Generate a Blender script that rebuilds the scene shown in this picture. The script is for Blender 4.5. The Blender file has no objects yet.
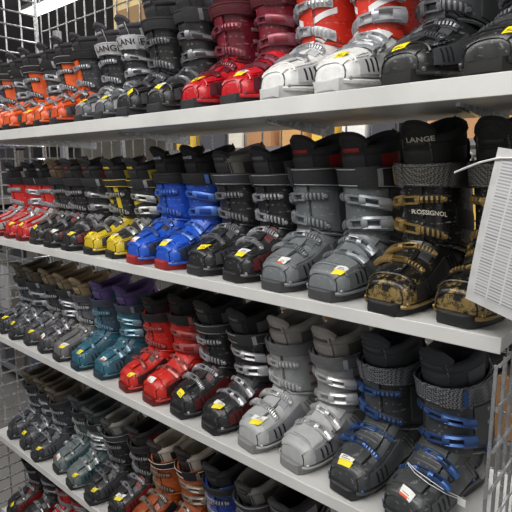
import bpy, math, random, bmesh
import numpy as np
from mathutils import Vector, Matrix
random.seed(7)
scene = bpy.context.scene
col = scene.collection
try:
    scene.view_settings.view_transform = 'Standard'
except Exception:
    pass

# ---------------------------------------------------------------- materials
_m = {}
def srgb(c):
    return tuple((x/12.92 if x <= .04045 else ((x+.055)/1.055)**2.4) for x in c)
def mat(name, c, rough=.35, metal=0., coat=0., kind='plain', c2=None, scale=40., emit=0., bump=0.):
    key = (name, c, rough, metal, kind, c2, scale, emit)
    if key in _m: return _m[key]
    m = bpy.data.materials.new(name); m.use_nodes = True
    nt = m.node_tree; N = nt.nodes; Lk = nt.links
    b = N['Principled BSDF']
    lc = (*srgb(c), 1)
    b.inputs['Base Color'].default_value = lc
    b.inputs['Metallic'].default_value = metal
    b.inputs['Coat Weight'].default_value = coat
    b.inputs['Coat Roughness'].default_value = .22
    tc = N.new('ShaderNodeTexCoord')
    nz = N.new('ShaderNodeTexNoise'); nz.inputs['Scale'].default_value = scale
    nz.inputs['Detail'].default_value = 5
    Lk.new(tc.outputs['Object'], nz.inputs['Vector'])
    mr = N.new('ShaderNodeMapRange')
    mr.inputs['From Min'].default_value = .3; mr.inputs['From Max'].default_value = .7
    mr.inputs['To Min'].default_value = max(.03, rough-.1); mr.inputs['To Max'].default_value = min(1, rough+.12)
    Lk.new(nz.outputs['Fac'], mr.inputs['Value']); Lk.new(mr.outputs['Result'], b.inputs['Roughness'])
    if kind == 'gold':
        nz.inputs['Scale'].default_value = 48; nz.inputs['Detail'].default_value = 8; nz.inputs['Roughness'].default_value = .75
        sx = N.new('ShaderNodeSeparateXYZ'); Lk.new(tc.outputs['Object'], sx.inputs[0])
        m1 = N.new('ShaderNodeMath'); m1.operation = 'MULTIPLY_ADD'; m1.inputs[1].default_value = -2.6; m1.inputs[2].default_value = .125
        Lk.new(sx.outputs['Z'], m1.inputs[0])
        m2 = N.new('ShaderNodeMath'); m2.operation = 'ADD'; Lk.new(m1.outputs[0], m2.inputs[0]); Lk.new(nz.outputs['Fac'], m2.inputs[1])
        cr = N.new('ShaderNodeValToRGB')
        cr.color_ramp.elements[0].position = .47; cr.color_ramp.elements[1].position = .55
        cr.color_ramp.elements[0].color = lc; cr.color_ramp.elements[1].color = (*srgb(c2), 1)
        Lk.new(m2.outputs[0], cr.inputs['Fac']); Lk.new(cr.outputs['Color'], b.inputs['Base Color'])
    elif kind == 'weave':
        ck = N.new('ShaderNodeTexChecker'); ck.inputs['Scale'].default_value = scale
        mp = N.new('ShaderNodeMapping'); mp.inputs['Rotation'].default_value = (.785, .4, .785)
        ck.inputs['Color1'].default_value = lc; ck.inputs['Color2'].default_value = (*srgb(c2), 1)
        Lk.new(tc.outputs['Object'], mp.inputs['Vector']); Lk.new(mp.outputs['Vector'], ck.inputs['Vector'])
        Lk.new(ck.outputs['Color'], b.inputs['Base Color'])
    elif kind == 'lines':
        mp = N.new('ShaderNodeMapping'); mp.inputs['Scale'].default_value = (30, 44, 1)
        sp = N.new('ShaderNodeTexBrick'); sp.inputs['Scale'].default_value = 1
        sp.inputs['Color1'].default_value = (*srgb(c2), 1); sp.inputs['Color2'].default_value = (*srgb(tuple(min(1, q+.15) for q in c2)), 1)
        sp.inputs['Mortar'].default_value = lc; sp.inputs['Mortar Size'].default_value = .27
        sp.inputs['Brick Width'].default_value = 4.2; sp.inputs['Row Height'].default_value = 1.0
        sp.inputs['Mortar Smooth'].default_value = .1; sp.offset = .0
        Lk.new(tc.outputs['UV'], mp.inputs['Vector']); Lk.new(mp.outputs['Vector'], sp.inputs['Vector'])
        Lk.new(sp.outputs['Color'], b.inputs['Base Color'])
    else:
        mx = N.new('ShaderNodeMixRGB'); mx.blend_type = 'MULTIPLY'; mx.inputs['Fac'].default_value = .35
        mx.inputs['Color1'].default_value = lc
        cr = N.new('ShaderNodeValToRGB'); cr.color_ramp.elements[0].position = .3; cr.color_ramp.elements[1].position = .65
        cr.color_ramp.elements[0].color = (.55, .55, .55, 1); cr.color_ramp.elements[1].color = (1, 1, 1, 1)
        Lk.new(nz.outputs['Fac'], cr.inputs['Fac']); Lk.new(cr.outputs['Color'], mx.inputs['Color2'])
        last = mx.outputs['Color']
        if 'shell' in name or 'cuff' in name:
            n3 = N.new('ShaderNodeTexNoise'); n3.inputs['Scale'].default_value = 110; n3.inputs['Detail'].default_value = 6
            mp = N.new('ShaderNodeMapping'); mp.inputs['Scale'].default_value = (1, .35, 1.6); mp.inputs['Rotation'].default_value = (.4, .2, .5)
            Lk.new(tc.outputs['Object'], mp.inputs['Vector']); Lk.new(mp.outputs['Vector'], n3.inputs['Vector'])
            c3 = N.new('ShaderNodeValToRGB'); c3.color_ramp.elements[0].position = .60; c3.color_ramp.elements[1].position = .70
            c3.color_ramp.elements[0].color = (0, 0, 0, 1); c3.color_ramp.elements[1].color = (.4, .4, .4, 1)
            Lk.new(n3.outputs['Fac'], c3.inputs['Fac'])
            mz = N.new('ShaderNodeMixRGB'); mz.blend_type = 'MIX'; mz.inputs['Color2'].default_value = (.4, .4, .4, 1)
            Lk.new(c3.outputs['Color'], mz.inputs['Fac']); Lk.new(last, mz.inputs['Color1']); last = mz.outputs['Color']
        Lk.new(last, b.inputs['Base Color'])
    if bump > 0:
        n2 = N.new('ShaderNodeTexNoise'); n2.inputs['Scale'].default_value = scale*6
        Lk.new(tc.outputs['Object'], n2.inputs['Vector'])
        bp = N.new('ShaderNodeBump'); bp.inputs['Strength'].default_value = bump; bp.inputs['Distance'].default_value = .002
        Lk.new(n2.outputs['Fac'], bp.inputs['Height']); Lk.new(bp.outputs['Normal'], b.inputs['Normal'])
    if emit > 0:
        b.inputs['Emission Color'].default_value = lc; b.inputs['Emission Strength'].default_value = emit
    _m[key] = m
    return m

# ---------------------------------------------------------------- mesh accumulator
class MB:
    def __init__(s): s.v = []; s.f = []; s.mi = []; s.mats = []
    def m(s, mt):
        if mt not in s.mats: s.mats.append(mt)
        return s.mats.index(mt)
    def add(s, vs, fs, mt):
        o = len(s.v); i = s.m(mt)
        s.v.extend([tuple(v) for v in vs])
        for f in fs: s.f.append(tuple(o+k for k in f)); s.mi.append(i)
    def box(s, x0, x1, y0, y1, z0, z1, mt):
        vs = [(x, y, z) for x in (x0, x1) for y in (y0, y1) for z in (z0, z1)]
        s.add(vs, [(0, 1, 3, 2), (4, 6, 7, 5), (0, 4, 5, 1), (2, 3, 7, 6), (0, 2, 6, 4), (1, 5, 7, 3)], mt)
    def tube(s, pts, r, mt, n=8, closed=False):
        P = [Vector(p) for p in pts]; k = len(P); vs = []
        up = Vector((0, 0, 1))
        for i in range(k):
            a = P[(i-1) % k] if (closed or i > 0) else P[i]
            b = P[(i+1) % k] if (closed or i < k-1) else P[i]
            d = (b-a).normalized()
            u = d.cross(up)
            if u.length < .05: u = d.cross(Vector((1, 0, 0)))
            u.normalize(); w = d.cross(u)
            for j in range(n):
                an = 2*math.pi*j/n
                vs.append(P[i]+u*r*math.cos(an)+w*r*math.sin(an))
        fs = []
        for i in range(k if closed else k-1):
            i2 = (i+1) % k
            for j in range(n):
                fs.append((i*n+j, i*n+(j+1) % n, i2*n+(j+1) % n, i2*n+j))
        if not closed:
            fs.append(tuple(range(n))); fs.append(tuple((k-1)*n+j for j in range(n-1, -1, -1)))
        s.add(vs, fs, mt)
    def disc(s, p, nrm, r, h, mt, n=14):
        nrm = Vector(nrm).normalized(); p = Vector(p)
        u = nrm.cross(Vector((0, 1, 0))).normalized(); w = nrm.cross(u)
        vs = []
        for (rr, hh) in ((r, -h), (r, h*.6), (r*.8, h), (r*.35, h), (r*.3, h*.6)):
            for j in range(n):
                a = 2*math.pi*j/n; vs.append(p+u*rr*math.cos(a)+w*rr*math.sin(a)+nrm*hh)
        fs = []
        for k in range(4):
            for j in range(n): fs.append((k*n+j, k*n+(j+1) % n, (k+1)*n+(j+1) % n, (k+1)*n+j))
        fs.append(tuple(range(4*n, 5*n)))
        s.add(vs, fs, mt)
    def mesh(s, name, ang=40):
        me = bpy.data.meshes.new(name)
        me.from_pydata(s.v, [], s.f)
        for mt in s.mats: me.materials.append(mt)
        me.polygons.foreach_set('material_index', s.mi)
        me.validate()
        bm = bmesh.new(); bm.from_mesh(me)
        bmesh.ops.recalc_face_normals(bm, faces=bm.faces); bm.to_mesh(me); bm.free()
        me.polygons.foreach_set('use_smooth', [True]*len(me.polygons))
        try: me.set_sharp_from_angle(angle=math.radians(ang))
        except Exception: pass
        return me

# ---------------------------------------------------------------- lofts
class Loft:
    def __init__(s, st): s.a = np.array(st, float)
    def par(s, x):
        n = len(s.a)-1; x = min(max(x, 0), n)
        i = min(int(x), n-1); u = x-i; A = s.a
        p1, p2 = A[i], A[i+1]; p0 = A[i-1] if i > 0 else 2*p1-p2; p3 = A[i+2] if i+2 <= n else 2*p2-p1
        return .5*((2*p1)+(-p0+p2)*u+(2*p0-5*p1+4*p2-p3)*u*u+(-p0+3*p1-3*p2+p3)*u**3)
    def raw(s, x, t, q=None):
        yf, zf, yb, zb, w, p, tp = s.par(x) if q is None else q
        e = 2/p; c = math.cos(t); d = math.sin(t)
        A = math.copysign(abs(c)**e, c); B = math.copysign(abs(d)**e, d)
        return Vector((w*B*(1-tp*A), (yf+yb)/2+(yf-yb)/2*A, (zf+zb)/2+(zf-zb)/2*A))
    def P(s, x, t, off=0.):
        q = s.par(x); p = s.raw(x, t, q)
        n = s.N(x, t, q, p)
        return p+n*off
    def N(s, x, t, q=None, p=None):
        if q is None: q = s.par(x); p = s.raw(x, t, q)
        n_ = len(s.a)-1
        x2 = x+.05 if x+.05 <= n_ else x-.05
        sg = 1 if x2 > x else -1
        ds = (s.raw(x2, t)-p)*sg
        dt = s.raw(x, t+.06, q)-s.raw(x, t-.06, q)
        n = dt.cross(ds)
        c = Vector((0, (q[0]+q[2])/2, (q[1]+q[3])/2))
        if n.length < 1e-9: n = p-c
        n.normalize()
        if n.dot(p-c) < 0: n = -n
        return n

def ev(f, t): return f(t) if callable(f) else f
def patch(M, L, s0, s1, t0, t1, o0, o1, mt, ns=6, nt=12, round_=True):
    closed = abs(t1-t0) > 6.28
    cols = nt if closed else nt+1
    out = []; inn = []
    for i in range(ns+1):
        for j in range(cols):
            t = t0+(t1-t0)*j/nt
            a = ev(s0, t); b = ev(s1, t); x = a+(b-a)*i/ns
            A0, A1 = ev(o0, t), ev(o1, t)
            oo = A1
            if round_ and (i == 0 or i == ns): oo = A0+(A1-A0)*.6
            out.append(L.P(x, t, oo)); inn.append(L.P(x, t, A0))
    n = len(out); vs = out+inn; fs = []
    for i in range(ns):
        for j in range(nt):
            j2 = (j+1) % cols
            a, b, c, d = i*cols+j, i*cols+j2, (i+1)*cols+j2, (i+1)*cols+j
            fs.append((a, b, c, d)); fs.append((n+a, n+d, n+c, n+b))
    for j in range(nt):
        j2 = (j+1) % cols
        fs.append((j, n+j, n+j2, j2)); k = ns*cols
        fs.append((k+j, k+j2, n+k+j2, n+k+j))
    if not closed:
        for i in range(ns):
            a, d = i*cols, (i+1)*cols
            fs.append((a, d, n+d, n+a)); a += nt; d += nt
            fs.append((a, n+a, n+d, d))
    M.add(vs, fs, mt)
def solid(M, L, mt, per=3, nt=36):
    n = len(L.a)-1; K = n*per; vs = []
    for i in range(K+1):
        q = L.par(i/per)
        for j in range(nt): vs.append(L.raw(i/per, 2*math.pi*j/nt, q))
    fs = [tuple(range(nt)), tuple(K*nt+j for j in range(nt))]
    for i in range(K):
        for j in range(nt): fs.append((i*nt+j, i*nt+(j+1) % nt, (i+1)*nt+(j+1) % nt, (i+1)*nt+j))
    M.add(vs, fs, mt)
def rim(M, L, sf, t0, t1, off, r, mt, n=28):
    closed = abs(t1-t0) > 6.28
    pts = [L.P(ev(sf, t0+(t1-t0)*j/n), t0+(t1-t0)*j/n, off) for j in range(n if closed else n+1)]
    M.tube(pts, r, mt, 6, closed)
def seam(M, L, a, b, mt, n=12, off=.0006, r=.0015):
    """dark joint line from (s,t) a to (s,t) b"""
    M.tube([L.P(a[0]+(b[0]-a[0])*k/n, a[1]+(b[1]-a[1])*k/n, off) for k in range(n+1)], r, mt, 5)

_txt = {}
def textgeo(body, size):
    if (body, size) in _txt: return _txt[(body, size)]
    cu = bpy.data.curves.new('lettering', 'FONT'); cu.body = body; cu.size = size
    cu.align_x = 'CENTER'; cu.align_y = 'CENTER'; cu.offset = size*.02; cu.resolution_u = 2
    ob = bpy.data.objects.new('lettering', cu); col.objects.link(ob)
    dg = bpy.context.evaluated_depsgraph_get()
    me = bpy.data.meshes.new_from_object(ob.evaluated_get(dg))
    r = ([tuple(v.co) for v in me.vertices], [tuple(p.vertices) for p in me.polygons])
    bpy.data.objects.remove(ob)
    _txt[(body, size)] = r
    return r
def lettering(L, body, size, sc, tc, R, H, off, mt):
    M = MB(); vs, fs = textgeo(body, size)
    M.add([L.P(sc+y/H, tc+x/R, off) for x, y, z in vs], fs, mt)
    return M.mesh('lettering')

# ---------------------------------------------------------------- boot builder
SHELL = [(-.1515,.044,-.1515,.020,.022,2.5,0),(-.149,.061,-.150,.012,.043,2.7,.06),(-.132,.077,-.135,.010,.0555,2.8,.10),
 (-.102,.088,-.105,.010,.0605,2.8,.12),(-.070,.101,-.070,.010,.0610,2.8,.13),(-.045,.119,-.030,.012,.0585,2.7,.13),
 (-.031,.140,.020,.014,.0565,2.6,.1),(-.022,.157,.075,.012,.0545,2.7,.05),(-.012,.171,.135,.010,.0530,2.8,0),
 (.000,.184,.155,.045,.0520,2.6,0),(.006,.195,.153,.100,.048,2.5,0),(.008,.212,.143,.150,.045,2.4,0),(.006,.225,.135,.2,.043,2.3,0)]
CUFF = [(-.030,.128,.164,.074,.0590,2.6,.02),(-.033,.162,.166,.120,.0605,2.6,.02),(-.035,.200,.158,.170,.0590,2.5,.02),
 (-.038,.232,.151,.215,.0600,2.5,.02),(-.043,.260,.146,.258,.0625,2.4,.02),(-.049,.288,.143,.298,.0645,2.4,.02),(-.055,.315,.141,.335,.0650,2.3,.02)]
LINER = [(-.028,.245,.134,.245,.052,2.3,0),(-.033,.278,.131,.290,.056,2.3,0),(-.040,.305,.129,.326,.058,2.3,0),
 (-.048,.330,.130,.356,.058,2.2,0),(-.060,.354,.131,.380,.056,2.2,0)]
def cuffscale(CU, st):
    zs = st.get('zs', 1.); ln = st.get('lean', 0.)+.12; bw = st.get('bw', 1.)
    o = []
    for yf, zf, yb, zb, w, p, tp in CU:
        o.append((yf-ln*max(0, zf-.15), .15+(zf-.15)*zs, yb-ln*max(0, zb-.12), .15+(zb-.15)*zs, w*(1+(bw-1)*min(1, max(0, (zf-.15)/.08))), p, tp))
    return o

def buckle(L, s, mb, mband, hw=.3, t0=-.95, t1=.95, sl=0., style=0):
    M = MB()
    def pc(a, b, ta, tb, oa, ob, m_, ns, nt, r=True):
        patch(M, L, lambda t: s+a*hw+sl*t, lambda t: s+b*hw+sl*t, ta, tb, oa, ob, m_, ns, nt, r)
    pc(-.8, .8, t0, .25, .002, .0070, mband, 3, 10)
    for k in range(6):
        t = -.78+k*.14
        pc(-.6, .6, t, t+.065, .005, .0120, mb, 2, 1)
    for sg in (-1, 1): pc(sg*.62-.14, sg*.62+.14, -.1, .55, .008, .0135, mb, 1, 6, False)
    pc(-.72, .72, -.14, -.04, .007, .0145, mb, 2, 1)
    pc(-1.05, 1.05, .36, t1+.26, .001, .0090, mband, 3, 7)
    lift = lambda t: .012+.009*max(0, (t-.4)/(t1-.2))
    lo = lambda t: lift(t)-.006
    if style == 0:
        pc(-1., -.34, .33, t1+.05, lo, lambda t: lift(t)+.005, mb, 2, 8)
        pc(.34, 1., .33, t1+.05, lo, lambda t: lift(t)+.005, mb, 2, 8)
        pc(-1., 1., t1-.15, t1+.2, lo, lambda t: lift(t)+.006, mb, 3, 4)
        pc(-.98, .98, .27, .45, .006, .0180, mb, 3, 2)
    elif style == 1:
        pc(-.95, .95, .25, t1+.15, lo, lambda t: lift(t)+.004, mb, 4, 9)
        pc(-.5, .5, .45, t1-.1, lambda t: lift(t)+.003, lambda t: lift(t)+.0065, mband, 3, 6)
    else:
        patch(M, L, lambda t: s-hw*(.85-.35*t)+sl*t, lambda t: s+hw*(.85-.35*t)+sl*t, .2, t1+.3, lo, lambda t: lift(t)+.004, mb, 4, 10)
        pc(-.95, .95, .2, .38, .006, .0175, mb, 3, 2)
        pc(-.3, .3, .5, .85, lambda t: lift(t)+.003, lambda t: lift(t)+.0055, mband, 2, 4)
    M.disc(L.P(s+sl*(t1+.21), t1+.21, .009), L.N(s+sl*(t1+.21), t1+.21), .006, .0035, mb, 10)
    M.disc(L.P(s+sl*(t0+.1), t0+.1, .007), L.N(s+sl*(t0+.1), t0+.1), .0055, .003, mb, 10)
    return M.mesh('buckle')

def mirror(me):
    m2 = me.copy()
    n = len(m2.vertices); co = np.empty(n*3, 'f'); m2.vertices.foreach_get('co', co)
    co[0::3] *= -1; m2.vertices.foreach_set('co', co); m2.flip_normals(); m2.update()
    return m2

BLK=(.10,.10,.105); DK=(.16,.16,.17); SIL=(.70,.71,.73); WHT=(.9,.9,.89)
def build_style(st):
    zs = st.get('zs', 1.); parts = {}
    LS, LC, LL = Loft(SHELL), Loft(cuffscale(CUFF, st)), Loft(cuffscale(LINER, st))
    c_sh = st['shell']; rg = st.get('rough', .38); ty = st.get('type', 'over')
    if st.get('gold'):
        msh = mat('speckled_plastic', c_sh, .34, .3, .1, 'gold', st['gold'])
    else:
        msh = mat('shell_plastic', c_sh, rg, 0, .12)
    msf = mat('shell_plastic', st['sflap'], rg, 0, .12) if st.get('sflap') else msh
    mcf = mat('cuff_plastic', st.get('cuff', c_sh), rg, 0, .12)
    mfl = mat('cuff_flap_plastic', st.get('flap', st.get('cuff', c_sh)), rg, 0, .12)
    mac = mat('accent_plastic', st.get('accent', DK), .42)
    mse = mat('joint_line', tuple(q*.34 for q in c_sh), .7)
    mvt = mat('vent_rubber', (.06,.06,.06), .7)
    mso = mat('sole_rubber', st.get('sole', DK), .55)
    mli = mat('liner_fabric', st.get('liner', BLK), .8, bump=.6)
    mto = mat('tongue_fabric', st.get('tongue', st.get('liner', BLK)), .75, bump=.5)
    mtp = mat('tongue_patch', st.get('tpatch', st.get('accent', DK)), .5)
    mbk = mat('buckle_metal', st.get('buckle', SIL), .36, .55)
    mbd = mat('buckle_band', st.get('band', DK), .45)
    if st.get('weave'): mps = mat('woven_strap', st['strap'], .5, 0, 0, 'weave', st['weave'], 230)
    else: mps = mat('strap_webbing', st.get('strap', DK), .7, bump=.6)
    mlt = mat('print_ink', st.get('ink', WHT), .5)
    # sole
    M = MB()
    prof = [(-.164,.022,.004,.022),(-.160,.035,0,.026),(-.148,.042,0,.027),(-.12,.048,0,.026),(-.085,.051,0,.024),(-.055,.051,.001,.024),
            (-.045,.049,.009,.024),(0,.043,.010,.024),(.035,.042,.009,.024),(.045,.042,0,.024),(.09,.043,0,.024),(.135,.041,0,.028),(.152,.036,0,.032),(.160,.024,.003,.032)]
    vs = []
    for y, h, a, b in prof: vs += [(-h*.93, y, a), (h*.93, y, a), (h, y, a+.004), (h, y, b), (-h, y, b), (-h, y, a+.004)]
    fs = [tuple(range(6)), tuple((len(prof)-1)*6+k for k in range(6))]
    for i in range(len(prof)-1):
        for k in range(6): fs.append((i*6+k, i*6+(k+1) % 6, (i+1)*6+(k+1) % 6, (i+1)*6+k))
    M.add(vs, fs, mso)
    parts['sole'] = [M.mesh('sole', 35)]
    # shell
    M = MB(); solid(M, LS, msh)
    if ty == 'cab':
        patch(M, LS, 2.2, 8.6, -.5, .5, 0, .008, msf, 18, 8)
        for k in range(9): patch(M, LS, 4.2+k*.42, 4.42+k*.42, -.42, .42, .007, .0105, msf if k % 2 else mac, 2, 6)
        for sg in (-1, 1):
            patch(M, LS, 2.8, 8.4, *sorted((sg*.62, sg*.95)), 0, .005, mac, 12, 3)
            seam(M, LS, (2.2, sg*.54), (8.5, sg*.54), mse, 20)
    else:
        patch(M, LS, 2.3, 8.4, -.22, 1.0, 0, .0065, msf, 14, 8)
        seam(M, LS, (2.25, -.26), (8.4, -.26), mse, 20); seam(M, LS, (2.25, -.26), (2.25, 1.02), mse, 10); seam(M, LS, (2.25, 1.04), (8.4, 1.04), mse, 20)
        for k in range(3): patch(M, LS, 6.15+k*.5, 6.42+k*.5, -.7, .7, .002, .0088, msf, 2, 8)
        patch(M, LS, 4.4, 6.0, -.8, -.25, 0, .0035, mac, 8, 4)
    patch(M, LS, .9, 1.7, -1., 1., 0, .004, mac if st.get('toecap') else msh, 3, 8)
    for tt in (1.25, -1.25):
        sg = math.copysign(1, tt)
        patch(M, LS, 2.4, 6.4, *sorted((tt, tt+sg*.55)), 0, .0050, mac, 10, 5)
        for k in range(3):
            patch(M, LS, lambda t, k=k: 2.9+k*.45+.5*(abs(t)-1.5), lambda t, k=k: 3.05+k*.45+.5*(abs(t)-1.5), *sorted((sg*1.32, sg*1.72)), .0045, .0057, mvt, 1, 4, False)
        patch(M, LS, 7.5, 9.7, *sorted((tt*1.3, tt*2.3)), 0, .005, msf, 6, 6)
        seam(M, LS, (7.4, tt*1.25), (7.4, tt*2.2), mse, 8)
        patch(M, LS, 1.9, 4.4, *sorted((sg*.8, sg*1.1)), 0, .0035, msh, 6, 3)
        for s_ in (1.6, 4.9, 7.0): M.disc(LS.P(s_, sg*1.95, .002), LS.N(s_, sg*1.95), .0045, .0022, mbk, 8)
    for sg in (1, -1):
        M.tube([LS.P(x*.5+1, sg*2.15, .0015) for x in range(0, 14)], .0050, msh, 6)
        seam(M, LS, (1.0, sg*2.0), (7.6, sg*2.0), mse, 22, .001, .0015)
    seam(M, LS, (1.0, -2.0), (1.0, 2.0), mse, 16, .001, .0015)
    rim(M, LS, 2.2, -1.3, 1.3, .001, .0030, msh, 16)
    for k in range(3):
        M.tube([LS.P(6.9+k*.35+x*.05, 1.35+.09*x, .001) for x in range(6)], .0022, mac, 5)
        M.tube([LS.P(6.9+k*.35+x*.05, -1.35-.09*x, .001) for x in range(6)], .0022, mac, 5)
    parts['shell'] = [M.mesh('shell', 50)]
    # cuff
    M = MB()
    notch = st.get('notch', 1.1)
    top = lambda t: 4.65+.75*((1-math.cos(t))*.5)**1.5-notch*math.exp(-(min(abs(t), abs(t-2*math.pi))/.42)**2)-.18*abs(math.sin(t))**3
    bot = lambda t: .25-.25*math.cos(2*t)*.8+.12*math.cos(t)
    patch(M, LC, bot, top, 0, 2*math.pi, -.003, .0005, mcf, 18, 40)
    rim(M, LC, top, 0, 2*math.pi, -.001, .0038, mcf, 40)
    rim(M, LC, bot, 0, 2*math.pi, .0, .0040, mcf, 40)
    rim(M, LC, lambda t: bot(t)+.2, 0, 2*math.pi, .0008, .0012, mse, 36)
    top2 = lambda t: min(top(t), 4.0+.45*t)
    patch(M, LC, lambda t: .1+.12*t, top2, -.2, 1.2, 0, .0065, mfl, 12, 8)
    seam(M, LC, (.2, -.24), (3.8, -.24), mse, 12); seam(M, LC, (.3, 1.24), (4.4, 1.24), mse, 12)
    patch(M, LC, 3.3, 4.5, 1.3, 2.5, 0, .004, mfl, 5, 6)
    patch(M, LC, .4, 5.1, 2.6, 3.68, 0, .008, mac, 8, 6)
    gz = st.get('graphic', 0)
    for sg in (1, -1):
        a, b = sorted((sg*1.3, sg*2.3))
        if gz == 0:
            patch(M, LC, 1.5, 2.4, a, b, 0, .0040, mac, 4, 6)
        elif gz == 1:
            for k in range(3):
                f0 = lambda t, k=k: 1.0+k*.8+.5*(abs(t)-1.2)
                f1 = lambda t, k=k: 1.25+k*.8+.5*(abs(t)-1.2)
                patch(M, LC, f0, f1, a, b, 0, .0034, mlt, 2, 8)
        elif gz == 2:
            patch(M, LC, .9, 3.2, a, b, 0, .0040, mac, 6, 6)
            for k in range(3): M.disc(LC.P(1.3+k*.8, sg*1.75, .004), LC.N(1.3+k*.8, sg*1.75), .006, .0015, mlt, 10)
        elif gz == 3:                                                # angular slashes on the front flap
            for k in range(2):
                patch(M, LC, lambda t, k=k: 1.7+k*.85+.9*(abs(t)-.5), lambda t, k=k: 2.05+k*.85+.9*(abs(t)-.5), *sorted((sg*.15, sg*1.1)), .006 if sg > 0 else 0, .0078 if sg > 0 else .002, mlt, 2, 6, False)
        for k in range(2):
            patch(M, LC, lambda t, k=k: .75+k*.3+.3*(abs(t)-1.3), lambda t, k=k: .85+k*.3+.3*(abs(t)-1.3), *sorted((sg*2.0, sg*2.5)), .0005, .0016, mvt, 1, 4, False)
    if st.get('cstripe'):                                            # coloured flashes running up the cuff
        mcs = mat('cuff_flash_plastic', st['cstripe'], .4)
        patch(M, LC, lambda t: .5, lambda t: 4.2, 1.28, 1.6, .003, .0062, mcs, 8, 3); patch(M, LC, .5, 4.2, -.62, -.36, 0, .004, mcs, 8, 3)
        patch(M, LC, lambda t: 1.7+.6*t, lambda t: 2.1+.6*t, -.1, 1.1, .005, .0078, mcs, 2, 7)
    parts['cuff'] = [M.mesh('cuff', 50)]
    pv = []
    for sg in (1, -1):
        M = MB(); M.disc(LC.P(.62, sg*1.75, .003), LC.N(.62, sg*1.75), .014, .005, mbk); pv.append(M.mesh('pivot_rivet'))
    parts['pivot_rivet'] = pv
    # liner
    M = MB()
    lh = st.get('lh', 0.)
    lt = lambda t: 2.85+lh-.35*math.cos(t)-.3*abs(math.sin(t))**2
    g = .5
    patch(M, LL, 0, lt, g, 2*math.pi-g, -.018, -.001, mli, 8, 34)
    M.tube([LL.P(lt(t), t, -.009) for t in [g+(2*math.pi-2*g)*k/32 for k in range(33)]], .0115, mli, 8)
    for q in (g, 2*math.pi-g): M.tube([LL.P(x*.3, q, -.008) for x in range(0, int(lt(q)/.3)+1)], .0085, mli, 8)
    patch(M, LL, 1.2, 2.4, 2.2, 4.08, -.002, .005, mto, 4, 10)
    for q in (1.5, 4.78): patch(M, LL, .6, 2.1, q-.35, q+.35, -.002, .002, mtp, 4, 6)
    M.tube([LL.P(lt(math.pi)-.3, math.pi-.12, .006), LL.P(3.2+lh, math.pi-.1, .006), LL.P(3.7+lh, math.pi, .004), LL.P(3.2+lh, math.pi+.1, .006), LL.P(lt(math.pi)-.3, math.pi+.12, .006)], .003, mps, 6)
    parts['liner'] = [M.mesh('liner', 60)]
    th = st.get('th', 3.6)
    tt_ = lambda t: th-.45*(t/.68)**4-.35*(t/.68)**2
    M = MB()
    patch(M, LL, 0.0, tt_, -.68, .68, -.018, -.001, mto, 12, 14)
    rim(M, LL, tt_, -.67, .67, -.009, .0105, mto, 16)
    patch(M, LL, 1.0, 2.2, -.5, .5, -.004, .004, mto, 6, 8)
    patch(M, LL, 2.45, 2.8, -.36, .36, -.002, .0016, mtp, 4, 8)
    for q in (-.5, .5): M.tube([LL.P(.3+k*.3, q, .0) for k in range(10)], .0020, mps, 5)
    parts['tongue'] = [M.mesh('tongue', 50)]
    # power strap
    M = MB()
    s0, s1 = (3.5, 4.95) if (st.get('weave') or st.get('wide')) else (3.7, 4.8)
    patch(M, LC, s0, s1, 0, 2*math.pi, .0055, .0095, mps, 4, 40)
    patch(M, LC, s0-.06, s1+.06, .25, .95, .0085, .0125, mps, 4, 8)
    patch(M, LC, s0+.1, s1-.1, .86, 1.0, .0120, .0155, mbk, 3, 2)
    for q in (s0+.12, s1-.12): rim(M, LC, q, 0, 2*math.pi, .0092, .0013, mlt if st.get('piping') else mps, 36)
    parts['power_strap'] = [M.mesh('power_strap', 50)]
    bs_ = st.get('bstyle', 0); bh = st.get('bh', 1.)*.92
    bs = [buckle(LS, 3.6, mbk, mbd, .38*bh, -.95, .95, .15, bs_), buckle(LS, 5.25, mbk, mbd, .5*bh, -.95, .9, -.25, bs_),
          buckle(LC, 1.1, mbk, mbd, .42*bh, -.95, .95, .26, bs_), buckle(LC, 2.65, mbk, mbd, .42*bh, -.95, .95, -.16, bs_)]
    if st.get('three'): bs.pop(0)
    parts['buckle'] = bs
    mir = {k: [mirror(m) for m in v] for k, v in parts.items()}
    lets = []
    if st.get('stext'): lets.append(lettering(LC, st['stext'], st.get('ssize', .026), 4.25, .60, .062, .028*zs, .0135, mlt))
    if st.get('ctext'): lets.append(lettering(LC, st['ctext'], .0115, 1.95, .42, .062, .03*zs, .0073, mlt))
    if st.get('ttext'): lets.append(lettering(LL, st['ttext'], .013, 2.95, .10, .060, .030*zs, .0030, mlt))
    if lets: parts['lettering'] = lets; mir['lettering'] = lets
    if st.get('ltext'): st['_lt'] = lettering(LL, st['ltext'], .017, 2.95, .22, .060, .030*zs, .0024, mlt)
    return parts, mir

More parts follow.
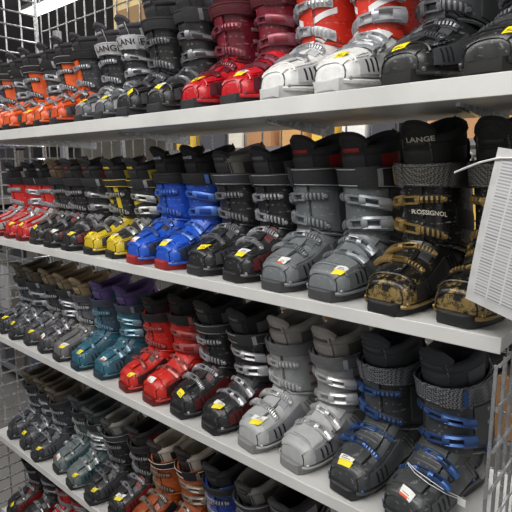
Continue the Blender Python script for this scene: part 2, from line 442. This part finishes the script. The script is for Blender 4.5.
def tag_mesh(kind, ds, dt, w):
    L = Loft(SHELL); M = MB()
    my = mat('yellow_sticker', (.98,.90,.08), .5); mw = mat('white_sticker', (.93,.93,.91), .5)
    mo = mat('orange_sticker', (.92,.35,.12), .5)
    mk = mat('sticker_ink', (.25,.25,.25), .6)
    a = lambda t, o=0: 1.30+ds+o+.9*(t-dt)*w
    o = (.0040, .0050)
    if kind == 'y':
        patch(M, L, lambda t: a(t), lambda t: a(t, .75), dt, dt+.45, *o, my, 3, 6, False); n0 = .15
    elif kind == 'w':
        patch(M, L, lambda t: a(t), lambda t: a(t, .8), dt, dt+.5, *o, mw, 3, 6, False); n0 = .15
        patch(M, L, lambda t: a(t), lambda t: a(t, .2), dt, dt+.3, .005, .0056, mo, 1, 4, False)
    else:
        patch(M, L, lambda t: a(t), lambda t: a(t, .55), dt, dt+.55, *o, my, 3, 6, False)
        patch(M, L, lambda t: a(t, .57), lambda t: a(t, 1.1), dt-.05, dt+.5, *o, mw, 3, 6, False); n0 = .66
    for k in range(2):
        patch(M, L, lambda t: a(t, n0+k*.16), lambda t: a(t, n0+.05+k*.16), dt+.08, dt+.38-.08*k, .0050, .0054, mk, 1, 4, False)
    return M.mesh('price_sticker')
TAGS = {k: [tag_mesh(k, ds, dt, w) for ds, dt, w in ((0,.1,.5),(.05,.35,-.9),(-.1,-.35,.3),(-.2,.5,1.1),(.0,-.1,-.5),(.1,.0,1.))] for k in ('y', 'w', 'yw')}

OR=(.90,.36,.10); RED=(.80,.12,.11); MAR=(.38,.06,.13)
STY = {
 'orange': dict(shell=OR, cuff=OR, flap=(.2,.2,.21), liner=DK, accent=(.2,.2,.21), buckle=SIL, strap=BLK, piping=1, sole=BLK, tpatch=(.6,.6,.6), graphic=1, ink=(.6,.6,.6)),
 'orange_dark': dict(shell=(.84,.31,.09), cuff=(.2,.2,.22), flap=OR, liner=DK, accent=DK, buckle=SIL, strap=BLK, bstyle=1, th=3.2),
 'grey_black': dict(shell=(.34,.35,.37), cuff=(.13,.13,.14), liner=(.2,.2,.22), accent=(.60,.60,.60), buckle=SIL, strap=(.74,.74,.75), ink=(.1,.1,.1), stext='LANGE', notch=.8, toecap=1, bstyle=2, wide=1),
 'black_script': dict(shell=(.13,.13,.14), cuff=BLK, liner=(.13,.13,.14), accent=(.24,.24,.26), strap=DK, buckle=(.5,.5,.52), graphic=1, ink=(.4,.4,.42), zs=1.08, bstyle=2, th=3.7),
 'red_maroon': dict(shell=(.78,.09,.14), cuff=MAR, flap=(.45,.07,.15), liner=(.3,.05,.1), accent=(.32,.05,.1), buckle=(.55,.3,.35), band=(.45,.07,.12), strap=(.32,.05,.11), sole=DK, graphic=1, ink=(.6,.45,.48), notch=.7, bstyle=1, rough=.3),
 'white_red': dict(shell=(.90,.90,.89), cuff=(.80,.18,.12), flap=(.84,.20,.12), liner=(.6,.1,.1), tongue=(.14,.12,.12), accent=(.72,.72,.73), buckle=SIL, band=(.80,.80,.80), strap=(.14,.13,.13), sole=(.78,.78,.78), stext='LANGE', ink=(.92,.92,.92), rough=.32, graphic=3),
 'black_grey': dict(shell=(.14,.145,.15), cuff=(.27,.28,.29), liner=DK, accent=(.27,.28,.29), buckle=(.45,.45,.47), strap=DK, sole=(.08,.08,.08), graphic=2, ink=(.45,.45,.45), bstyle=1, bw=1.03, rough=.32),
 'red': dict(shell=RED, cuff=RED, liner=BLK, accent=(.60,.60,.58), buckle=SIL, band=(.55,.55,.57), strap=BLK, sole=(.4,.05,.05), zs=.97, lean=-.04, type='cab', three=1),
 'black_red': dict(shell=(.13,.13,.14), cuff=BLK, liner=DK, accent=(.45,.11,.11), buckle=(.65,.65,.67), strap=DK, ink=(.5,.5,.5), sole=BLK, graphic=1, bstyle=2, th=3.8),
 'black': dict(shell=(.13,.13,.14), cuff=(.12,.12,.13), liner=(.52,.51,.49), tongue=(.2,.2,.2), accent=(.24,.24,.26), buckle=(.55,.55,.57), strap=(.22,.22,.24), piping=1, ink=(.5,.5,.5), th=3.1, lean=.04, bstyle=1, tpatch=(.3,.3,.3)),
 'black_tan': dict(shell=(.17,.16,.16), cuff=(.13,.13,.13), liner=(.38,.30,.24), accent=(.34,.31,.28), buckle=(.65,.65,.65), strap=DK, graphic=2, zs=1.02, ink=(.5,.5,.5)),
 'yellow_black': dict(shell=(.84,.73,.14), sflap=(.13,.13,.14), cuff=(.14,.14,.15), flap=(.17,.17,.18), liner=DK, accent=(.17,.17,.17), buckle=(.68,.68,.66), band=BLK, strap=DK, sole=BLK, piping=1, cstripe=(.82,.72,.16), graphic=0, ink=(.78,.70,.2), tpatch=(.75,.68,.2), lean=.03),
 'blue': dict(shell=(.08,.33,.78), cuff=(.07,.30,.74), flap=(.08,.26,.62), liner=BLK, accent=(.10,.14,.24), buckle=(.35,.5,.8), band=(.06,.2,.55), strap=BLK, sole=(.60,.14,.14), ttext='LANGE', ink=(.75,.78,.85), lean=-.03, graphic=2, bstyle=1, th=3.9, tpatch=(.1,.1,.11)),
 'grey': dict(shell=(.44,.46,.47), cuff=(.40,.42,.43), flap=(.36,.38,.39), liner=(.20,.20,.21), tongue=(.18,.18,.19), tpatch=(.62,.16,.14), accent=(.33,.34,.35), buckle=(.60,.62,.64), band=(.30,.31,.32), strap=(.16,.16,.17), wide=1, sole=(.26,.26,.27), rough=.45, zs=1.08, graphic=2, ink=(.55,.57,.59), piping=1, th=3.7, bw=1.03),
 'black_gold': dict(shell=(.08,.08,.08), gold=(.56,.47,.28), sflap=(.09,.09,.09), cuff=(.09,.09,.09), liner=(.12,.12,.12), accent=(.11,.11,.11), buckle=(.60,.50,.31), band=(.13,.12,.11), strap=(.13,.13,.13), weave=(.38,.37,.35), ltext='LANGE', ctext='ROSSIGNOL', ink=(.78,.76,.70), zs=1.13, sole=BLK, notch=.5, rough=.24, th=3.9, lh=.35, bh=.85, bstyle=0, bw=1.04, tpatch=(.14,.14,.14)),
 'teal': dict(shell=(.15,.38,.46), cuff=(.20,.28,.34), flap=(.15,.36,.43), liner=(.36,.29,.5), accent=(.22,.34,.40), buckle=(.5,.62,.68), band=(.1,.28,.37), strap=(.22,.24,.3), sole=(.1,.2,.25), lean=-.03, type='cab'),
 'grey_light': dict(shell=(.42,.42,.42), cuff=(.38,.38,.40), liner=(.58,.50,.38), accent=(.25,.25,.27), buckle=(.75,.75,.75), strap=(.30,.28,.30), three=1, zs=.97, bstyle=1),
 'grey_dark': dict(shell=(.25,.25,.27), cuff=(.20,.20,.22), liner=(.50,.44,.34), accent=(.38,.38,.38), buckle=(.68,.68,.7), strap=DK, graphic=1, ink=(.5,.5,.5), zs=.97, type='cab'),
 'red_black': dict(shell=(.80,.14,.10), cuff=(.76,.12,.09), flap=(.68,.10,.08), liner=BLK, accent=(.25,.07,.06), buckle=(.72,.42,.40), band=(.5,.08,.08), strap=BLK, sole=(.4,.06,.05), lean=-.03, graphic=2, ink=(.7,.7,.7), bstyle=1, th=3.2),
 'black_letter': dict(shell=(.13,.13,.14), cuff=(.11,.11,.115), liner=BLK, tongue=(.2,.2,.21), accent=(.32,.09,.09), buckle=(.70,.70,.72), strap=(.2,.2,.21), sole=BLK, graphic=2, ink=(.5,.5,.5), piping=1, th=3.4, lean=.03, tpatch=(.4,.4,.4)),
 'silver': dict(shell=(.68,.69,.69), cuff=(.58,.59,.60), flap=(.55,.56,.57), liner=(.60,.58,.56), tongue=(.68,.66,.64), tpatch=(.35,.35,.35), accent=(.50,.50,.52), buckle=(.80,.80,.80), band=(.56,.56,.58), strap=(.44,.44,.45), sole=(.50,.50,.50), ink=(.48,.3,.3), graphic=1, rough=.4, th=3.6, lean=-.03, bw=1.03),
 'navy': dict(shell=(.24,.25,.255), cuff=(.19,.195,.20), flap=(.23,.24,.245), liner=(.24,.25,.27), accent=(.28,.29,.30), buckle=(.25,.37,.58), band=(.22,.23,.25), strap=(.14,.14,.15), weave=(.50,.51,.53), sole=(.14,.14,.15), ink=(.55,.57,.6), rough=.4, graphic=2, zs=1.08, bh=.82, th=3.7, bstyle=0, bw=1.04, type='cab'),
 'dark': dict(shell=(.17,.18,.20), cuff=(.21,.22,.25), liner=(.3,.27,.22), accent=(.32,.32,.36), buckle=(.65,.67,.7), strap=DK, zs=.93, bstyle=1),
 'grey_teal': dict(shell=(.40,.44,.44), cuff=(.30,.34,.34), liner=(.22,.24,.24), accent=(.22,.33,.35), buckle=(.7,.72,.72), strap=DK, zs=.95, type='cab'),
 'rust': dict(shell=(.60,.27,.09), cuff=(.66,.32,.13), liner=(.76,.73,.67), tongue=(.18,.14,.14), accent=(.14,.12,.12), buckle=(.6,.55,.5), band=(.28,.15,.08), strap=BLK, piping=1, ink=(.8,.75,.7), graphic=1),
 'blue_dark': dict(shell=(.10,.20,.48), cuff=(.12,.24,.58), liner=DK, accent=(.1,.1,.15), buckle=(.65,.65,.7), strap=DK, zs=.97, bstyle=1),
}
LBL = {
 'orange': 'orange ski boot with black flap and liner',
 'orange_dark': 'orange ski boot with dark grey cuff',
 'grey_black': 'grey and black ski boot, pale lettered strap',
 'black_script': 'tall black ski boot with grey stripes',
 'red_maroon': 'glossy red ski boot with maroon cuff',
 'white_red': 'white ski boot with red upper cuff',
 'black_grey': 'black ski boot with charcoal grey cuff',
 'red': 'red ski boot with silver buckles, black liner',
 'black_red': 'black ski boot with red side accents',
 'black': 'black ski boot with pale padded liner',
 'black_tan': 'black ski boot with brown padded liner',
 'yellow_black': 'black ski boot with yellow panels and toe',
 'blue': 'royal blue ski boot with red sole',
 'grey': 'matte grey ski boot with dark liner',
 'black_gold': 'tall black ski boot with worn gold shell',
 'teal': 'teal ski boot with purple liner',
 'grey_light': 'light grey ski boot with beige liner',
 'grey_dark': 'dark grey ski boot with tan liner',
 'red_black': 'red ski boot with pale red buckles',
 'black_letter': 'black ski boot with dark red panels',
 'silver': 'silver grey ski boot with pale padded liner',
 'navy': 'charcoal ski boot with metallic blue buckles',
 'dark': 'small dark grey ski boot with silver buckles',
 'grey_teal': 'grey ski boot with muted teal panels',
 'rust': 'rust orange ski boot with cream liner',
 'blue_dark': 'dark blue ski boot with silver buckles',
}
built = {}
Z = [1.953, 1.52, 1.08, .57, .16]
SHN = ['top shelf', 'second shelf', 'third shelf', 'fourth shelf', 'bottom shelf']
ROWS = [
 [(-2.33,'orange',None),(-2.20,'orange',None),(-2.07,'orange',None),(-1.94,'orange','y'),(-1.81,'orange','w'),(-1.68,'orange_dark',None),(-1.545,'grey_black','y'),(-1.41,'grey_black','yw'),
  (-1.27,'black_script','y'),(-1.13,'black_script','yw'),(-.985,'red_maroon','y'),(-.84,'red_maroon','yw'),(-.69,'white_red',None),(-.545,'white_red','y'),
  (-.395,'black_grey','y'),(-.245,'black_grey','y')],
 [(-2.29,'red',None),(-2.165,'red','y'),(-2.04,'red','y'),(-1.915,'black_tan','y'),(-1.79,'black_red','w'),(-1.665,'black_red',"y"),(-1.53,'yellow_black','y'),(-1.395,'yellow_black','yw'),
  (-1.255,'blue','w'),(-1.12,'blue','yw'),(-.98,'black','y'),(-.84,'black_letter','yw'),(-.70,'grey','w'),(-.56,'grey','yw'),(-.412,'black_gold',None),(-.268,'black_gold','yw')],
 [(-2.30,'dark','y'),(-2.175,'dark','y'),(-2.05,'grey_dark','y'),(-1.92,'grey_dark','w'),(-1.79,'grey_light','yw'),(-1.655,'teal','y'),(-1.52,'teal','w'),(-1.355,'red_black','y'),(-1.215,'red_black','w'),
  (-1.07,'black_letter','y'),(-.93,'black_letter','yw'),(-.785,'silver','yw'),(-.64,'silver',None),(-.490,'navy','yw'),(-.345,'navy','w')],
 [(-2.30,'dark',None),(-2.17,'dark','y'),(-2.04,'dark','y'),(-1.88,'grey_teal','w'),(-1.74,'grey_teal','y'),(-1.60,'black',"y"),(-1.46,'black_red','yw'),(-1.32,'rust',None),(-1.18,'rust','yw'),
  (-1.04,'blue_dark',None),(-.90,'black',None),(-.76,'black_letter',None)],
 [(-2.34,'black_red','y'),(-2.20,'black_red',None),(-2.06,'red',None),(-1.93,'red',None),(-1.79,'black',None),(-1.65,'grey_dark',None)],
]
last_navy = None; lange_done = False
rnd = random.Random(5)
for r, row in enumerate(ROWS):
    prev = None; flip = False
    for X, sty, tg in row:
        if sty not in built: built[sty] = build_style(STY[sty])
        flip = (not flip) if sty == prev else True
        prev = sty
        e = bpy.data.objects.new('ski_boot', None); e.empty_display_size = .05
        col.objects.link(e)
        sc = .89 if X < -1.3 else .96
        Xs = X-.028*min(1, max(0, (X+1.5)/.9))+rnd.uniform(-.003, .003)
        e.location = (Xs, .162*sc+.002+rnd.uniform(-.012, .010), Z[r]+.0012)
        e.rotation_euler = (0, 0, math.radians(-9+rnd.uniform(-3, 3)))
        e.scale = (sc*.97, sc, sc)
        e['category'] = 'ski boot'
        e['group'] = 'ski boots on the '+SHN[r]
        e['label'] = LBL[sty] + (' and price sticker' if tg else '')
        parts = built[sty][1 if flip else 0]
        for nm, ml in parts.items():
            for me in ml:
                o = bpy.data.objects.new(nm, me); o.parent = e; col.objects.link(o)
        if tg:
            o = bpy.data.objects.new('price_sticker', rnd.choice(TAGS[tg])); o.parent = e; col.objects.link(o)
            o['label'] = {'y': 'bright yellow price sticker', 'w': 'white price sticker with an orange corner', 'yw': 'yellow and white price sticker'}[tg]
        if sty == 'navy': last_navy = e
        if sty == 'black_gold' and not lange_done:
            lange_done = True
            o = bpy.data.objects.new('lettering', STY[sty]['_lt']); o.parent = e; col.objects.link(o)
mwh = mat('white_plastic', (.93,.93,.92), .35)
M = MB()
M.tube([(-.03,-.09,.108),(.0,-.10,.106),(.035,-.10,.100),(.062,-.09,.088),(.075,-.07,.075),(.082,-.05,.062),(.076,-.055,.06),(.066,-.085,.078),(.035,-.107,.096),(.0,-.106,.103),(-.03,-.092,.107)], .0009, mwh, 6)
M.box(.074,.092,-.052,-.050,.045,.062,mwh)
o = bpy.data.objects.new('tag_string', M.mesh('tag_string')); o.parent = last_navy; col.objects.link(o); o['label'] = 'thin white string loop with a small tag'

# ---------------------------------------------------------------- shelves, grid walls
def link(name, me, label=None, cat=None, **kw):
    o = bpy.data.objects.new(name, me); col.objects.link(o)
    if label: o['label'] = label
    if cat: o['category'] = cat
    for k, v in kw.items(): o[k] = v
    return o
mshelf = mat('laminate_top', (.82,.82,.81), .45, scale=6)
medge = mat('laminate_edge', (.84,.84,.83), .45, scale=6)
mwire = mat('chrome_wire', (.72,.73,.74), .25, .7)
for r, z in enumerate(Z):
    th = .034 if r == 0 else .026
    x1 = -.10 if r == 0 else -.232
    M = MB(); M.box(-2.44, x1, .0, .345, z-th, z, mshelf)
    M.box(-2.44, x1, -.006, .0, z-th-.002, z+.001, medge)
    sh = link('shelf', M.mesh('shelf', 30), 'long white laminate shelf carrying a row of ski boots', 'shelf', group='boot shelves')
    bv = sh.modifiers.new('b', 'BEVEL'); bv.width = .0015; bv.segments = 2
    for bx in (-2.0, -1.4, -.8, -.35):
        M = MB(); zt = z-th
        vs = [(bx+d, y, zz) for d in (-.004, .004) for (y, zz) in ((.05, zt), (.345, zt), (.345, zt-.03), (.32, zt-.03), (.05, zt-.006))]
        M.add(vs, [(0,1,2,3,4), (5,6,7,8,9)]+[(k, (k+1) % 5, 5+(k+1) % 5, 5+k) for k in range(5)], mwire)
        o = link('shelf_bracket', M.mesh('shelf_bracket', 30)); o.parent = sh

def grid(axis, c, a0, a1, z0, z1, da, dz, label, r=.0028, post=0):
    M = MB()
    def pt(a, z, o=0): return (a, c+o, z) if axis == 'x' else (c+o, a, z)
    n = int(round((a1-a0)/da))
    for i in range(n+1):
        q = a0+(a1-a0)*i/n; M.tube([pt(q, z0), pt(q, z1)], post if (post and i in (0, n)) else r, mwire, 8)
    n = int(round((z1-z0)/dz))
    for i in range(n+1):
        z = z0+(z1-z0)*i/n; M.tube([pt(a0, z, .005), pt(a1, z, .005)], r, mwire, 6)
    return link('gridwall_panel', M.mesh('gridwall_panel'), label, 'grid wall', group='wire grid panels')
grid('x', .36, -2.44, -.16, .0, 2.75, .076, .152, 'chrome wire grid panel standing behind the shelves')
grid('y', -2.46, -.16, .345, .0, 2.75, .076, .06, 'chrome wire grid panel closing the far shelf end', .0042, .010)
grid('y', -.224, -.055, .345, .0, 1.49, .05, .076, 'chrome wire grid panel at the near shelf end', .0032)

# ---------------------------------------------------------------- paper sheet
def quad(w, h, mt, name, sub=10, curl=.0):
    me = bpy.data.meshes.new(name); vs = []; fs = []
    for i in range(sub+1):
        for j in range(sub+1):
            u, v = i/sub, j/sub
            vs.append((w*(u-.5), -curl*math.sin(math.pi*v), h*(v-.5)))
    for i in range(sub):
        for j in range(sub): fs.append((i*(sub+1)+j, (i+1)*(sub+1)+j, (i+1)*(sub+1)+j+1, i*(sub+1)+j+1))
    me.from_pydata(vs, [], fs); me.materials.append(mt)
    ul = me.uv_layers.new(name='UVMap')
    for p in me.polygons:
        for li in p.loop_indices:
            vi = me.loops[li].vertex_index; ul.data[li].uv = ((vi//(sub+1))/sub, (vi % (sub+1))/sub)
        p.use_smooth = True
    return me
mpaper = mat('printed_paper', (.80,.80,.80), .6, kind='lines', c2=(.54,.54,.56))
mplain = mat('plain_paper', (.80,.80,.80), .6)
ph = link('price_sheet', quad(.216, .255, mplain, 'price_sheet', 10, .003), 'white printed price list sheet hanging from the shelf end', 'paper sign')
ph.rotation_euler = (0, math.radians(9.5), math.radians(-22))
ph.location = (-.172, -.070, 1.692)
o = link('printed_rows', quad(.19, .225, mpaper, 'printed_rows', 10, .003)); o.parent = ph; o.location = (0, -.0012, 0)
o['label'] = 'faint grey rows of small print'
M = MB()
M.tube([(-.07,-.003,.116),(-.10,-.003,.112),(-.135,.0,.100),(-.165,.004,.086),(-.19,.008,.074)], .0018, mwh, 6)
o = link('cable_tie', M.mesh('cable_tie')); o.parent = ph; o['label'] = 'thin white plastic tie'
M = MB()
M.box(-.262, -.232, -.062, -.0595, .985, 1.0, mwh); M.tube([(-.232,-.061,.993),(-.222,-.058,1.0),(-.222,-.052,1.03)], .0015, mwh, 6)
link('zip_tie', M.mesh('zip_tie'), 'small white plastic tie looped on the wire grid', 'zip tie')

# ---------------------------------------------------------------- store room
mfloor = mat('floor_vinyl', (.42,.41,.40), .35, scale=3)
mwall = mat('wall_paint', (.62,.60,.57), .8, scale=3)
mceil = mat('ceiling_paint', (.40,.40,.41), .9, scale=2)
def struct(name, b, mt):
    M = MB(); M.box(*b, mt); return link(name, M.mesh(name, 30), None, None, kind='structure')
struct('floor', (-9, 4, -5, 6, -.1, 0), mfloor)
struct('ceiling', (-9, 4, -5, 6, 3.5, 3.6), mceil)
struct('wall_back', (-9, 4, 6, 6.1, 0, 3.5), mwall)
struct('wall_left', (-9.1, -9, -5, 6, 0, 3.5), mwall)

mlamp = mat('lamp_diffuser', (1,.98,.95), .5, emit=4)
mhous = mat('lamp_housing', (.75,.75,.75), .5)
for x, y in ((-7,1),(-7,3.5),(-5,1.9),(-5,4),(-3,4),(-1,2),(-1,4.2),(-3.2,-1.2),(-1.2,-1.3),(.8,-1.3)):
    M = MB(); M.box(-.7,.7,-.1,.1,.02,.06,mhous); M.box(-.68,.68,-.08,.08,0,.02,mlamp)
    o = link('ceiling_light', M.mesh('ceiling_light', 30), 'long fluorescent ceiling light fixture', 'ceiling light', group='ceiling lights')
    o.location = (x, y, 3.44)
def area(x, y, z, sx, sy, e, rot=(0, 0, 0)):
    l = bpy.data.lights.new('lamp', 'AREA'); l.shape = 'RECTANGLE'; l.size = sx; l.size_y = sy; l.energy = e; l.color = (1, .98, .95)
    o = bpy.data.objects.new('lamp', l); o.location = (x, y, z); o.rotation_euler = rot; col.objects.link(o)
area(-1.8, -1.3, 3.4, 3.8, 1.1, 84, (math.radians(20), 0, 0))
area(.6, -1.2, 3.4, 2., 1.0, 40, (math.radians(20), 0, 0))
area(-3, 2.6, 3.4, 5, 1.5, 110)
area(-1.2, 1.1, 3.4, 2.4, .6, 60)  # added fill to brighten the stock boxes, no fixture of its own
area(-5, .5, 3.4, 3, 2, 60)
W = bpy.data.worlds.new('World'); scene.world = W; W.use_nodes = True
W.node_tree.nodes['Background'].inputs[0].default_value = (1, .985, .97, 1)
W.node_tree.nodes['Background'].inputs[1].default_value = .48

# background stock
mrack = mat('rack_steel', (.50,.50,.52), .5, .3)
def rack(x0, x1, y, zs_):
    M = MB()
    for z in zs_: M.box(x0, x1, y, y+.5, z-.03, z, mrack)
    for x in (x0, x1-.04):
        for yy in (y, y+.46): M.box(x, x+.04, yy, yy+.04, 0, 2.7, mrack)
    return link('stock_rack', M.mesh('stock_rack', 30), 'grey steel stock rack holding boxes', 'storage rack')
bcA = [(.80,.62,.40),(.90,.74,.3),(.9,.9,.88),(.7,.52,.36),(.88,.86,.80),(.25,.25,.28),(.85,.7,.5),(.3,.3,.33)]
bcB = [(.2,.2,.22),(.25,.25,.28),(.5,.5,.52),(.15,.15,.17),(.4,.38,.36),(.7,.7,.7),(.3,.32,.4)]
def stock(x0, x1, y, zs_, bc):
    rack(x0, x1, y, zs_)
    for z in zs_:
        x = x0+.08
        while x < x1-.36:
            w = random.uniform(.12, .26); h = random.uniform(.18, .40); c = random.choice(bc)
            M = MB(); mm = mat('box_card', c, .7); M.box(0, w, 0, .4, 0, h, mm)
            M.box(w*.42, w*.58, -.001, .401, h*.7, h+.001, mat('box_tape', tuple(min(1, q+.12) for q in c), .4))
            o = link('cardboard_box', M.mesh('cardboard_box', 30), 'closed stock carton on the grey rack', 'box', group='stock boxes on the racks')
            bv = o.modifiers.new('b', 'BEVEL'); bv.width = .004
            o.location = (x, y+.04, z+.001); x += w+random.uniform(.01, .07)
stock(-3.2, -.2, 1.7, (.45, 1.0, 1.45, 1.95), bcA)
stock(-5.2, -3.3, .9, (.1, .6, 1.1, 1.6, 2.1), bcB)
M = MB(); M.box(-1.86,-1.58,.366,.374,2.28,2.62,mat('cream_card',(.86,.76,.56),.7)); M.box(-1.84,-1.60,.364,.366,2.36,2.42,mat('kraft_band',(.6,.48,.33),.7))
link('display_card', M.mesh('display_card',30), 'cream cardboard display card fixed to the wire grid', 'card')
M = MB(); M.box(0,.02,0,1.6,0,1.3,mat('purple_vinyl',(.45,.33,.72),.6)); M.box(.02,.026,.3,1.3,.5,.75,mat('white_vinyl',(.85,.85,.9),.6))
o = link('wall_banner', M.mesh('wall_banner',30), 'purple banner with a white band on the wall', 'banner'); o.location = (-8.99, 1.6, 2.2)
M = MB(); M.box(0,.02,0,.9,0,.8,mat('purple_vinyl',(.45,.33,.72),.6)); M.box(.02,.024,.15,.75,.3,.42,mat('white_vinyl',(.85,.85,.9),.6)); M.box(.004,.016,.1,.104,.8,1.3,mwire); M.box(.004,.016,.8,.804,.8,1.3,mwire)
o = link('hanging_sign', M.mesh('hanging_sign',30), 'purple sign hanging from the ceiling on thin rods', 'sign'); o.location = (-4.6, .0, 2.2)

# ---------------------------------------------------------------- camera
cam = bpy.data.cameras.new('Camera'); cam.lens = 36; cam.sensor_width = 36; cam.clip_start = .02
co = bpy.data.objects.new('Camera', cam); col.objects.link(co)
co.location = (0, -.9, 1.8); co.rotation_euler = (math.radians(80.5), 0, math.radians(41.1))
scene.camera = co
